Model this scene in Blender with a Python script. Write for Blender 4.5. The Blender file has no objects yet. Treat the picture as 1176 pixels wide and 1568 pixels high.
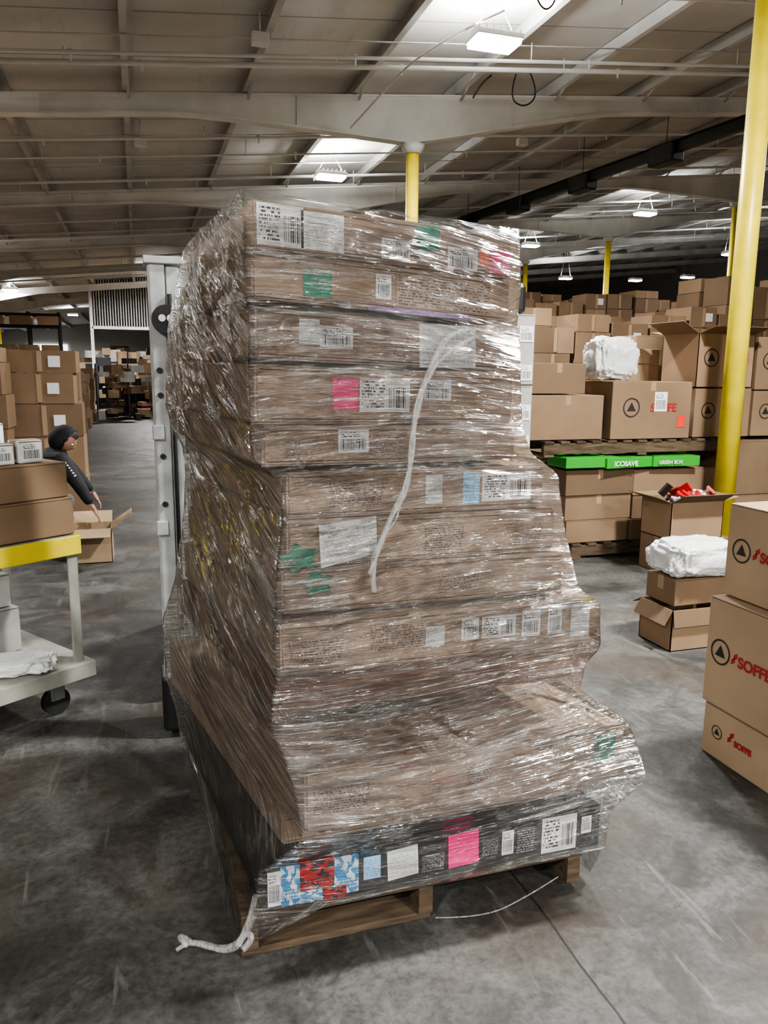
import bpy, bmesh, math, random
from mathutils import Vector, Matrix, noise
random.seed(7)
COL=bpy.context.collection
# ------------------------------------------------------------------ node helpers
class NT:
    def __init__(s,name):
        s.m=bpy.data.materials.new(name); s.m.use_nodes=True; s.t=s.m.node_tree; s.t.nodes.clear()
        s.out=s.n('ShaderNodeOutputMaterial')
    def n(s,ty,**k):
        x=s.t.nodes.new(ty)
        for a,b in k.items(): setattr(x,a,b)
        return x
    def l(s,a,b): s.t.links.new(a,b)
    def setin(s,node,idx,v):
        if isinstance(v,bpy.types.NodeSocket): s.l(v,node.inputs[idx])
        else: node.inputs[idx].default_value=v
    def math(s,op,a,b=0.0,clamp=False):
        x=s.n('ShaderNodeMath',operation=op,use_clamp=clamp); s.setin(x,0,a); s.setin(x,1,b); return x.outputs[0]
    def mix(s,f,a,b,ty='MIX'):
        x=s.n('ShaderNodeMixRGB',blend_type=ty); s.setin(x,0,f); s.setin(x,1,a); s.setin(x,2,b); return x.outputs[0]
    def mapping(s,vec,scale=(1,1,1),rot=(0,0,0),loc=(0,0,0)):
        x=s.n('ShaderNodeMapping'); s.l(vec,x.inputs[0]); x.inputs['Scale'].default_value=scale; x.inputs['Rotation'].default_value=rot; x.inputs['Location'].default_value=loc; return x.outputs[0]
    def noise(s,vec,scale,detail=3,dist=0,rough=.5):
        x=s.n('ShaderNodeTexNoise'); s.l(vec,x.inputs['Vector']); x.inputs['Scale'].default_value=scale; x.inputs['Detail'].default_value=detail; x.inputs['Distortion'].default_value=dist; x.inputs['Roughness'].default_value=rough; return x.outputs[0]
    def ramp(s,f,stops):
        x=s.n('ShaderNodeValToRGB'); s.l(f,x.inputs[0]); e=x.color_ramp.elements
        while len(e)<len(stops): e.new(.5)
        for i,(p,c) in enumerate(stops):
            e[i].position=p; e[i].color=(c,c,c,1) if isinstance(c,(int,float)) else (*c,1)
        return x.outputs[0]
    def obj(s): return s.n('ShaderNodeTexCoord').outputs['Object']
    def uv(s): return s.n('ShaderNodeTexCoord').outputs['UV']
    def bump(s,h,st=.3,d=.01):
        x=s.n('ShaderNodeBump'); s.l(h,x.inputs['Height']); x.inputs['Strength'].default_value=st; x.inputs['Distance'].default_value=d; return x.outputs[0]
    def bsdf(s,col,rough=.6,metal=0,normal=None,spec=.5,**k):
        p=s.n('ShaderNodeBsdfPrincipled')
        s.setin(p,'Base Color',col if not isinstance(col,tuple) else (*col,1)); s.setin(p,'Roughness',rough); s.setin(p,'Metallic',metal)
        p.inputs['Specular IOR Level'].default_value=spec
        if normal: s.l(normal,p.inputs['Normal'])
        for a,b in k.items(): s.setin(p,a.replace('_',' '),b)
        return p.outputs[0]
    def done(s,sh): s.l(sh,s.out.inputs[0]); return s.m
def simple(name,col,rough=.5,metal=0,var=.25,scale=6,bump=0,spec=.5):
    t=NT(name); o=t.obj(); f=t.noise(o,scale,4)
    r=t.ramp(f,[(.3,1-var),(.7,1.0)])
    c=t.mix(1.0,(*col,1),r,'MULTIPLY')
    nr=t.bump(t.noise(o,scale*8,3),bump,.004) if bump else None
    return t.done(t.bsdf(c,rough,metal,nr,spec))
def cardboard(name,col,var=.2):
    t=NT(name); o=t.obj(); f=t.noise(o,2.5,3); g=t.n('ShaderNodeNewGeometry').outputs['Random Per Island']
    a=t.ramp(f,[(.3,.82),(.7,1.05)]); b=t.n('ShaderNodeMapRange'); t.l(g,b.inputs[0]); b.inputs[3].default_value=1-var; b.inputs[4].default_value=1.08
    c=t.mix(1.0,(*col,1),a,'MULTIPLY'); c=t.mix(1.0,c,b.outputs[0],'MULTIPLY')
    fl=t.noise(t.mapping(o,(1,1,12)),40,2)
    return t.done(t.bsdf(c,.72,0,t.bump(fl,.12,.002),.25))
CB=cardboard('cardboard_brown',(.29,.19,.115),.48)
CBF=cardboard('cardboard_wrapped',(.35,.25,.18),.12)
CBT=cardboard('cardboard_tan',(.40,.285,.18),.2)
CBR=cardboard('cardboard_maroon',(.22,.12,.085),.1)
TAPE=simple('packing_tape',(.38,.26,.16),.25,0,.1)
SEAM=simple('flap_seam_dark',(.08,.05,.03),.9,0,.1)
YEL=simple('safety_yellow_paint',(.86,.68,.03),.35,0,.25,5,.1)
WHT=simple('white_enamel',(.85,.85,.83),.4,0,.12,3)
GRYM=simple('mast_grey_steel',(.60,.61,.60),.38,.1,.45,9,.15)
CHAS=simple('forklift_body_grey',(.12,.12,.12),.5,0,.3)
STL=simple('bare_steel',(.35,.35,.34),.35,.8,.4,10)
BLK=simple('black_paint',(.010,.010,.011),.45,0,.3)
RUB=simple('black_rubber',(.015,.015,.015),.8,0,.3)
FAB=simple('black_fabric',(.008,.008,.010),.8,0,.4,20,.3)
DEN=simple('grey_trouser_fabric',(.10,.10,.11),.85,0,.3,20,.3)
SKIN=simple('skin',(.42,.24,.16),.5,0,.1,12)
HAIR=simple('dark_hair',(.012,.008,.006),.6,0,.3,30,.3)
CARTG=simple('cart_grey_paint',(.34,.34,.29),.5,0,.35,8,.1)
RED=simple('red_ink',(.33,.02,.02),.6,0,.1)
INK=simple('black_ink',(.02,.017,.015),.6,0,.1)
GREEN=simple('green_tape',(.0,.20,.11),.4,0,.15)
GRN2=simple('green_printed_carton',(.03,.34,.03),.45,0,.1)
PINK=simple('pink_label',(1.0,.02,.25),.5,0,.05)
ORG=simple('orange_label',(.85,.16,.06),.5,0,.05)
BEAM=simple('beam_offwhite_paint',(.82,.82,.79),.5,0,.28,1.5)
PURL=simple('purlin_paint',(.64,.63,.60),.55,0,.38,1.2)
PIPE=simple('pipe_white_paint',(.82,.82,.80),.4,0,.2,2)
def wood():
    t=NT('pallet_wood'); o=t.obj(); f=t.noise(t.mapping(o,(1,6,6)),6,5,.8)
    g=t.n('ShaderNodeNewGeometry').outputs['Random Per Island']
    c=t.ramp(f,[(.3,(.045,.031,.02)),(.7,(.14,.097,.06))]); m=t.n('ShaderNodeMapRange'); t.l(g,m.inputs[0]); m.inputs[3].default_value=.6; m.inputs[4].default_value=1.15
    c=t.mix(1,c,m.outputs[0],'MULTIPLY'); return t.done(t.bsdf(c,.8,0,t.bump(f,.3,.004),.3))
WOOD=wood()
def printmat(name,base,ink,mode='label',seed=0.0,alpha=1.0):
    t=NT(name); s=t.n('ShaderNodeSeparateXYZ'); t.l(t.uv(),s.inputs[0]); x,y=s.outputs[0],s.outputs[1]
    def nz(xs,yv,sc):
        cb=t.n('ShaderNodeCombineXYZ'); t.setin(cb,0,t.math('MULTIPLY',x,xs)); t.setin(cb,1,yv); cb.inputs[2].default_value=seed
        return t.noise(cb.outputs[0],sc,0)
    def rng(v,a,b): return t.math('MULTIPLY',t.math('GREATER_THAN',v,a),t.math('LESS_THAN',v,b))
    bars=t.math('GREATER_THAN',nz(55,0.0,1),.5)
    rows=t.math('FLOOR',t.math('MULTIPLY',y,11)); fr=t.math('FRACT',t.math('MULTIPLY',y,11))
    txt=t.math('MULTIPLY',t.math('GREATER_THAN',nz(34,t.math('MULTIPLY',rows,7.3),1),.47),t.math('GREATER_THAN',fr,.45))
    if mode=='label':
        m1=t.math('MULTIPLY',bars,t.math('MULTIPLY',rng(x,.55,.93),rng(y,.12,.75)))
        m2=t.math('MULTIPLY',txt,t.math('MULTIPLY',rng(x,.05,.5),rng(y,.1,.92)))
        mk=t.math('MAXIMUM',m1,m2)
    elif mode=='barcode':
        m1=t.math('MULTIPLY',bars,t.math('MULTIPLY',rng(x,.08,.92),rng(y,.12,.6)))
        m2=t.math('MULTIPLY',txt,t.math('MULTIPLY',rng(x,.08,.7),rng(y,.66,.95)))
        mk=t.math('MAXIMUM',m1,m2)
    elif mode=='sheet':
        mk=t.math('MULTIPLY',txt,t.math('MULTIPLY',rng(x,.06,.94),rng(y,.06,.94))); mk=t.math('MULTIPLY',mk,.45)
    elif mode=='art':
        a=t.noise(t.uv(),3.2,3,.6); b=t.math('GREATER_THAN',a,.52); mk=t.math('MAXIMUM',b,t.math('MULTIPLY',txt,rng(y,.1,.4)))
    else:
        mk=t.math('MULTIPLY',txt,t.math('MULTIPLY',rng(x,.02,.98),rng(y,.03,.97))); mk=t.math('MULTIPLY',mk,.85)
    c=t.mix(mk,(*base,1),(*ink,1))
    return t.done(t.bsdf(c,.5,0,None,.4))
LAB=printmat('white_shipping_label',(.84,.84,.82),(.03,.03,.03),'label',1.3)
BAR=printmat('barcode_label',(.86,.86,.85),(.02,.02,.02),'barcode',4.1)
SHT=printmat('paper_packing_sheet',(.78,.79,.77),(.2,.2,.2),'sheet',2.2)
PRN=printmat('printed_cardboard_text',(.34,.24,.175),(.06,.035,.025),'print',8.2)
BLUEL=printmat('blue_white_print',(.18,.50,.80),(.9,.9,.9),'print',5.5)
REDL=printmat('red_print',(.45,.015,.015),(.02,.02,.03),'art',3.5)
ARTB=printmat('retail_art_print',(.05,.25,.50),(.75,.78,.80),'art',9.5)
BLKP=printmat('black_retail_print',(.010,.010,.012),(.30,.30,.31),'print',12.5)
PURP=printmat('purple_print',(.25,.13,.32),(.5,.4,.5),'print',6.5)
def plastic(name,col,rough=.22,st=.6):
    t=NT(name); o=t.obj(); f=t.noise(o,14,4,1.2)
    nr=t.bump(f,st,.02)
    return t.done(t.bsdf(col,rough,0,nr,.6))
WBAG=plastic('white_poly_bag',(.72,.73,.71))
def film_mat():
    t=NT('clear_stretch_film'); uv=t.uv()
    a=t.noise(t.mapping(uv,(1.2,12,1)),1.6,4,.7,.55)
    b=t.noise(t.mapping(uv,(2.8,70,1),(0,0,.08)),1.5,3,.5,.6)
    b2=t.noise(t.mapping(uv,(4,52,1),(0,0,-.16)),1.7,3,.8,.6)
    c=t.noise(t.mapping(uv,(3.2,8,1),(0,0,-.5)),1.3,3,1.4,.5)
    big=t.noise(t.mapping(uv,(1.6,3.5,1)),1.2,3,.5)
    bg=t.ramp(big,[(.40,.10),(.60,1.0)])
    s=t.n('ShaderNodeSeparateXYZ'); t.l(t.obj(),s.inputs[0])
    mr=t.n('ShaderNodeMapRange'); t.l(s.outputs[2],mr.inputs[0]); mr.inputs[1].default_value=.26; mr.inputs[2].default_value=.45; mr.inputs[3].default_value=.35; mr.inputs[4].default_value=1.0
    haze_fade=mr.outputs[0]  # painted haze and gloss fade near the base so the black carton reads dark
    h=t.math('ADD',t.math('MULTIPLY',a,1.6),t.math('ADD',t.math('MULTIPLY',b,.5),t.math('ADD',t.math('MULTIPLY',c,1.1),t.math('MULTIPLY',b2,.4))))
    h=t.math('MULTIPLY',h,t.math('ADD',.45,t.math('MULTIPLY',bg,.6)))
    nr=t.bump(h,1.0,.042)
    st=t.ramp(b,[(.56,0.0),(.63,1.0)]); st3=t.ramp(b2,[(.59,0.0),(.65,1.0)]); st2=t.ramp(a,[(.56,0.0),(.68,.6)])
    streak=t.math('MULTIPLY',t.math('MAXIMUM',t.math('MAXIMUM',st,st3),st2),bg)  # whiter, glossier streaks painted in to carry the wrinkle highlights
    def glossy(r):
        gl=t.n('ShaderNodeBsdfGlossy'); gl.inputs['Roughness'].default_value=r; gl.inputs[0].default_value=(1,1,1,1); t.l(nr,gl.inputs['Normal']); return gl.outputs[0]
    g=t.n('ShaderNodeMixShader'); g.inputs[0].default_value=.32; t.l(glossy(.06),g.inputs[1]); t.l(glossy(.20),g.inputs[2])
    tr=t.n('ShaderNodeBsdfTransparent'); tr.inputs[0].default_value=(.99,.985,.98,1)
    df=t.n('ShaderNodeBsdfDiffuse'); df.inputs[0].default_value=(.92,.92,.92,1); t.l(nr,df.inputs['Normal'])
    fr=t.n('ShaderNodeFresnel'); fr.inputs[0].default_value=1.5; t.l(nr,fr.inputs[1])
    m1=t.n('ShaderNodeMixShader'); t.l(t.math('MULTIPLY',haze_fade,t.math('ADD',.02,t.math('MULTIPLY',streak,.20))),m1.inputs[0]); t.l(tr.outputs[0],m1.inputs[1]); t.l(df.outputs[0],m1.inputs[2])
    gf=t.math('ADD',t.math('MULTIPLY',fr.outputs[0],1.1),t.math('ADD',.05,t.math('MULTIPLY',streak,.50)),True)
    m2=t.n('ShaderNodeMixShader'); t.l(t.math('MULTIPLY',gf,t.math('ADD',.45,t.math('MULTIPLY',haze_fade,.55))),m2.inputs[0]); t.l(m1.outputs[0],m2.inputs[1]); t.l(g.outputs[0],m2.inputs[2])
    return t.done(m2.outputs[0])
FILM=film_mat()
def film_solid():
    t=NT('twisted_stretch_film'); o=t.obj(); f=t.noise(t.mapping(o,(60,60,14)),1.5,3,1)
    nr=t.bump(f,.8,.01)
    tr=t.n('ShaderNodeBsdfTransparent'); p=t.bsdf((.72,.71,.70),.2,0,nr,.9)
    m=t.n('ShaderNodeMixShader'); t.l(t.ramp(f,[(.35,.08),(.65,.36)]),m.inputs[0]); t.l(tr.outputs[0],m.inputs[1]); t.l(p,m.inputs[2]); return t.done(m.outputs[0])
FILMT=film_solid()
def emis(name,s,col=(1,.99,.97)):
    t=NT(name); e=t.n('ShaderNodeEmission'); e.inputs[0].default_value=(*col,1); e.inputs[1].default_value=s; return t.done(e.outputs[0])
# ------------------------------------------------------------------ mesh helpers
def link(o,parent=None):
    COL.objects.link(o)
    if parent: o.parent=parent
    return o
def empty(name,loc=(0,0,0)):
    e=bpy.data.objects.new(name,None); e.empty_display_size=.1; COL.objects.link(e); return e
def mobj(name,bm,mats,parent=None,smooth=False):
    me=bpy.data.meshes.new(name); bm.normal_update(); bm.to_mesh(me); bm.free()
    for m in (mats if isinstance(mats,(list,tuple)) else [mats]): me.materials.append(m)
    if smooth:
        for p in me.polygons: p.use_smooth=True
    return link(bpy.data.objects.new(name,me),parent)
def addbox(bm,c,s,rz=0,mi=0,bev=0,rx=0,ry=0):
    M=Matrix.Translation(c)@Matrix.Rotation(rz,4,'Z')@Matrix.Rotation(ry,4,'Y')@Matrix.Rotation(rx,4,'X')@Matrix.Diagonal((*s,1))
    r=bmesh.ops.create_cube(bm,size=1,matrix=M); vs=r['verts']
    fs=set(f for v in vs for f in v.link_faces)
    for f in fs: f.material_index=mi
    if bev:
        es=list(set(e for v in vs for e in v.link_edges)); r2=bmesh.ops.bevel(bm,geom=es,offset=bev,segments=2,profile=.5,affect='EDGES')
        for f in r2['faces']: f.material_index=mi
def box(name,c,s,mat,parent=None,rz=0,bev=.004,rx=0,ry=0):
    bm=bmesh.new(); addbox(bm,c,s,rz,0,bev,rx,ry); return mobj(name,bm,mat,parent)
def addcyl(bm,p0,p1,r,seg=16,mi=0,r2=None):
    p0=Vector(p0);p1=Vector(p1); d=p1-p0; q=d.to_track_quat('Z','Y').to_matrix().to_4x4()
    r_=bmesh.ops.create_cone(bm,cap_ends=True,segments=seg,radius1=r,radius2=r if r2 is None else r2,depth=d.length,matrix=Matrix.Translation((p0+p1)/2)@q)
    for f in set(f for v in r_['verts'] for f in v.link_faces):
        f.material_index=mi; f.smooth=len(f.verts)==4
def cyl(name,p0,p1,r,mat,parent=None,seg=20,r2=None):
    bm=bmesh.new(); addcyl(bm,p0,p1,r,seg,0,r2); return mobj(name,bm,mat,parent)
def quad(name,pts,mat,parent=None):
    me=bpy.data.meshes.new(name); me.from_pydata(pts,[],[(0,1,2,3)]); uvl=me.uv_layers.new(name='UVMap')
    for i,c in enumerate([(0,0),(1,0),(1,1),(0,1)]): uvl.data[i].uv=c
    me.materials.append(mat); return link(bpy.data.objects.new(name,me),parent)
def curve(name,pts,r,mat,parent=None,flat=None):
    cu=bpy.data.curves.new(name,'CURVE'); cu.dimensions='3D'; cu.bevel_depth=r; cu.bevel_resolution=3; cu.resolution_u=8
    sp=cu.splines.new('NURBS'); sp.points.add(len(pts)-1); sp.use_endpoint_u=True; sp.order_u=3
    for i,p in enumerate(pts): sp.points[i].co=(*p,1)
    cu.materials.append(mat); return link(bpy.data.objects.new(name,cu),parent)
def addcarton(bm,x0,y0,z0,sx,sy,sz,rz=0,bev=.006,axis='x'):
    c=Vector((x0+sx/2,y0+sy/2,z0+sz/2)); addbox(bm,c,(sx,sy,sz),rz,0,bev)
    R=Matrix.Rotation(rz,4,'Z')
    def sub(o,s,mi): addbox(bm,c+(R@Vector(o)),s,rz,mi,0)
    if axis=='x':
        sub((0,0,sz/2+.0005),(sx*.985,.006,.002),2); sub((0,0,sz/2+.001),(sx,.05,.0016),1)
        for s in (-1,1): sub((s*(sx/2+.0006),0,sz/2-.04),(.0014,.05,.08),1)
        for s in (-1,1): sub((0,s*(sy/2+.0003),sz/2-.006),(sx*.97,.001,.003),2)
    else:
        sub((0,0,sz/2+.0005),(.006,sy*.985,.002),2); sub((0,0,sz/2+.001),(.05,sy,.0016),1)
        for s in (-1,1): sub((0,s*(sy/2+.0006),sz/2-.04),(.05,.0014,.08),1)
        for s in (-1,1): sub((s*(sx/2+.0003),0,sz/2-.006),(.001,sy*.97,.003),2)
def carton(name,x0,y0,z0,sx,sy,sz,rz=0,mat=None,axis='x',parent=None):
    bm=bmesh.new(); addcarton(bm,x0,y0,z0,sx,sy,sz,rz,.006,axis); return mobj(name,bm,[mat or CB,TAPE,SEAM],parent)
def opencarton(name,x0,y0,z0,sx,sy,sz,flaps=(40,60,30,70),fl=None,mat=None,parent=None,rz=0):
    bm=bmesh.new(); t=.006
    addbox(bm,(sx/2,sy/2,t/2),(sx,sy,t)); addbox(bm,(sx/2,t/2,sz/2),(sx,t,sz)); addbox(bm,(sx/2,sy-t/2,sz/2),(sx,t,sz)); addbox(bm,(t/2,sy/2,sz/2),(t,sy,sz)); addbox(bm,(sx-t/2,sy/2,sz/2),(t,sy,sz))
    L=fl or min(sx,sy)*.48
    def flap(hx,hy,ax,deg):
        a=math.radians(deg)
        if ax=='-y': d=Vector((0,-math.sin(a),math.cos(a))); w=Vector((1,0,0)); W=sx
        elif ax=='+y': d=Vector((0,math.sin(a),math.cos(a))); w=Vector((1,0,0)); W=sx
        elif ax=='-x': d=Vector((-math.sin(a),0,math.cos(a))); w=Vector((0,1,0)); W=sy
        else: d=Vector((math.sin(a),0,math.cos(a))); w=Vector((0,1,0)); W=sy
        n=w.cross(d); c=Vector((hx,hy,sz))+d*L/2
        M=Matrix((( *w,0),(*d,0),(*n,0),(0,0,0,1))).transposed(); M.translation=c
        bmesh.ops.create_cube(bm,size=1,matrix=M@Matrix.Diagonal((W*.98,L,t*.8,1)))
    flap(sx/2,0,'-y',flaps[0]); flap(sx/2,sy,'+y',flaps[1]); flap(0,sy/2,'-x',flaps[2]); flap(sx,sy/2,'+x',flaps[3])
    o=mobj(name,bm,[mat or CB],parent); o.location=(x0,y0,z0); o.rotation_euler=(0,0,rz); return o
FRONT=Matrix(((1,0,0),(0,0,-1),(0,1,0)))
LEFTF=Matrix(((0,0,-1),(-1,0,0),(0,1,0)))
def text(name,s,size,pos,R,mat,parent,bold=.0):
    cu=bpy.data.curves.new(name,'FONT'); cu.body=s; cu.size=size; cu.extrude=.0004; cu.offset=bold; cu.align_x='LEFT'; cu.materials.append(mat)
    o=bpy.data.objects.new(name,cu); link(o,parent); M=R.to_4x4(); M.translation=pos; o.matrix_world=M; return o
def logo(pos,R,r,parent):
    bm=bmesh.new(); N=32
    ri=[];ro=[]
    for i in range(N):
        a=2*math.pi*i/N; ri.append(bm.verts.new((r*.86*math.cos(a),r*.86*math.sin(a),0))); ro.append(bm.verts.new((r*math.cos(a),r*math.sin(a),0)))
    for i in range(N): bm.faces.new((ri[i],ro[i],ro[(i+1)%N],ri[(i+1)%N]))
    tv=[bm.verts.new((.62*r*math.cos(a),.62*r*math.sin(a)-.05*r,0)) for a in (math.pi/2,math.pi*7/6,math.pi*11/6)]; bm.faces.new(tv)
    o=mobj('round_triangle_logo',bm,INK,parent); M=R.to_4x4(); M.translation=pos; o.matrix_world=M
# ------------------------------------------------------------------ camera
p=math.radians(10.3);yaw=math.radians(-17.6);roll=math.radians(0.5)
R=Matrix.Rotation(yaw,3,'Z')@Matrix.Rotation(math.pi/2-p,3,'X')@Matrix.Rotation(roll,3,'Z')
cam=bpy.data.cameras.new('camera'); co=bpy.data.objects.new('camera',cam); COL.objects.link(co)
M=R.to_4x4(); M.translation=(0,0,1.6); co.matrix_world=M
cam.sensor_fit='VERTICAL'; cam.sensor_height=36; cam.sensor_width=27; cam.lens=1177/1568*36; cam.clip_end=200
bpy.context.scene.camera=co
try: bpy.context.scene.view_settings.look='AgX - Medium High Contrast'
except Exception: pass
# ------------------------------------------------------------------ room
X0,X1,Y0,Y1=-14,34,-26,62
def roofz(x): return 5.25+.1*x
def floor_mat():
    t=NT('worn_concrete'); o=t.obj()
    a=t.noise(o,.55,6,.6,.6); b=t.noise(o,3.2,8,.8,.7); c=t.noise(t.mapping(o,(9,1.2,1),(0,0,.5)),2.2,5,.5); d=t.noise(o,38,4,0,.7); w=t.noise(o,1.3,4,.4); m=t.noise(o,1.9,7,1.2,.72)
    base=t.ramp(a,[(.36,(.030,.029,.027)),(.5,(.060,.058,.054)),(.64,(.12,.117,.108))])
    bl=t.ramp(b,[(.46,0.0),(.58,1.0)]); base=t.mix(t.math('MULTIPLY',bl,.28),base,(.20,.198,.185,1))
    ml=t.ramp(m,[(.42,1.0),(.52,0.0)]); base=t.mix(t.math('MULTIPLY',ml,.6),base,(.022,.020,.017,1))
    sp=t.ramp(d,[(.35,.5),(.6,1.15)]); base=t.mix(.75,base,sp,'MULTIPLY')
    sc=t.ramp(c,[(.64,0.0),(.70,1.0)]); base=t.mix(t.math('MULTIPLY',sc,.18),base,(.34,.33,.31,1))
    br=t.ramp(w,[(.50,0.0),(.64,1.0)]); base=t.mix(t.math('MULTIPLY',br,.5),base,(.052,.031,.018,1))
    wv=t.n('ShaderNodeTexWave',wave_type='RINGS'); t.l(t.mapping(o,(1,1,0),(0,0,0),(2.5,-7,0)),wv.inputs[0]); wv.inputs['Scale'].default_value=.22; wv.inputs['Distortion'].default_value=1.2; wv.inputs['Detail Scale'].default_value=.6
    ty=t.ramp(wv.outputs[1],[(.93,0.0),(.98,1.0)]); ty=t.math('MULTIPLY',ty,t.ramp(m,[(.45,0.0),(.55,.5)])); base=t.mix(ty,base,(.012,.012,.012,1))
    s=t.n('ShaderNodeSeparateXYZ'); t.l(o,s.inputs[0])
    wob=t.math('MULTIPLY',t.math('SUBTRACT',t.noise(o,6,3),.5),.02)
    def joint(v,off,per,wid):
        q=t.math('ADD',t.math('SUBTRACT',v,off),wob); q=t.math('ABSOLUTE',t.math('SUBTRACT',t.math('FRACT',t.math('ADD',t.math('DIVIDE',q,per),.5)),.5)); return t.math('LESS_THAN',q,wid/per)
    j=t.math('MAXIMUM',joint(s.outputs[0],1.09,4.6,.004),joint(s.outputs[1],.2,4.6,.004))
    base=t.mix(t.math('MULTIPLY',j,.85),base,(.012,.010,.009,1))
    rr=t.ramp(b,[(.35,.42),(.7,.7)])
    h=t.math('SUBTRACT',t.math('ADD',t.math('MULTIPLY',d,.25),b),j)
    return t.done(t.bsdf(base,rr,0,t.bump(h,.25,.006),.45))
def plane(name,pts,mat):
    me=bpy.data.meshes.new(name); me.from_pydata(pts,[],[(0,1,2,3)]); me.materials.append(mat); return link(bpy.data.objects.new(name,me))
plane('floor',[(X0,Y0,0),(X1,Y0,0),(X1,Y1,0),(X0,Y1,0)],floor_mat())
def roof_mat():
    t=NT('roof_insulation_panels'); o=t.obj(); a=t.noise(o,.8,5,.3); b=t.noise(t.mapping(o,(8,1,1)),1.5,3)
    c=t.ramp(a,[(.3,(.52,.51,.485)),(.7,(.70,.69,.66))])
    s=t.n('ShaderNodeSeparateXYZ'); t.l(o,s.inputs[0])
    q=t.math('ABSOLUTE',t.math('SUBTRACT',t.math('FRACT',t.math('DIVIDE',s.outputs[1],1.22)),.5)); j=t.math('LESS_THAN',q,.012)
    c=t.mix(t.math('MULTIPLY',j,.6),c,(.17,.16,.14,1)); st=t.ramp(b,[(.6,0.0),(.75,.25)]); c=t.mix(st,c,(.36,.33,.28,1))
    return t.done(t.bsdf(c,.8,0,None,.2))
plane('ceiling',[(X0,Y0,roofz(X0)),(X0,Y1,roofz(X0)),(X1,Y1,roofz(X1)),(X1,Y0,roofz(X1))],roof_mat())
WALLM=simple('wall_painted_metal',(.50,.48,.44),.7,0,.2,.6)
plane('wall_back',[(X0,Y1,0),(X1,Y1,0),(X1,Y1,roofz(X1)),(X0,Y1,roofz(X0))],WALLM)
plane('wall_front',[(X0,Y0,0),(X0,Y0,roofz(X0)),(X1,Y0,roofz(X1)),(X1,Y0,0)],WALLM)
plane('wall_left',[(X0,Y0,0),(X0,Y1,0),(X0,Y1,roofz(X0)),(X0,Y0,roofz(X0))],WALLM)
plane('wall_right',[(X1,Y0,0),(X1,Y0,roofz(X1)),(X1,Y1,roofz(X1)),(X1,Y1,0)],WALLM)
bm=bmesh.new(); xa,xb=-1.6,10.0; n=int((xb-xa)/.1); prev=None
for i in range(n*2+1):
    x=xa+i*.05; y=33.5+(.03 if (i//2)%2 else 0)
    cur=(bm.verts.new((x,y,3.3)),bm.verts.new((x,y,roofz(x)-.02)))
    if prev: bm.faces.new((prev[0],cur[0],cur[1],prev[1]))
    prev=cur
bmesh.ops.solidify(bm,geom=bm.faces[:],thickness=.03)
mobj('wall_partition',bm,WHT)
bm=bmesh.new()
for x in (-1.65,10.05): addbox(bm,(x,33.5,roofz(x)/2),(.12,.15,roofz(x)-.04),0,0,.01)
addbox(bm,(4.2,33.5,3.26),(11.7,.15,.12),0,0,.01); mobj('trim_1',bm,BEAM)
bm=bmesh.new(); x=-13.45
while x<33:
    z=roofz(x)
    addbox(bm,(x,(Y0+Y1)/2,z-.11),(.012,Y1-Y0-.1,.2)); addbox(bm,(x-.035,(Y0+Y1)/2,z-.205),(.07,Y1-Y0-.1,.012)); addbox(bm,(x+.035,(Y0+Y1)/2,z-.014),(.07,Y1-Y0-.1,.012))
    x+=1.5
y=-3.66
while y<34:
    addbox(bm,((X0+X1)/2,y,roofz((X0+X1)/2)-.222),(46,.03,.008),0,0,0,0,-math.atan(.1)); y+=1.833
mobj('roof_purlins',bm,PURL)
bm=bmesh.new()
for yy in (5.5,11,16.5,22):
    x=-7.45
    while x<20:
        z=roofz(x)
        addcyl(bm,(x,yy-.1,z-.3),(x,yy-.6,z-.1),.018,6); addcyl(bm,(x,yy+.1,z-.3),(x,yy+.6,z-.1),.018,6); x+=1.5
mobj('purlin_braces',bm,PURL)
cols={5.5:[-6.0,4.9,15.3],11:[-6.6,3.87,14.3],16.5:[-6.6,3.6,14.3],22:[-6.6,3.6,14.3],27.5:[-6.6,3.6,14.3],0:[-6.0,4.9,15.3],-5.5:[-6.0,4.9,15.3],-11:[-6,4.9,15.3],33:[-6.6,14.3],38.5:[-6.6,14.3],44:[-6.6,14.3]}
def depth(x,cs):
    d=.24
    for c in cs:
        a=abs(x-c)
        if a<3.2: d=max(d,.24+.40*(1-a/3.2)**1.1)
    return d
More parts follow.
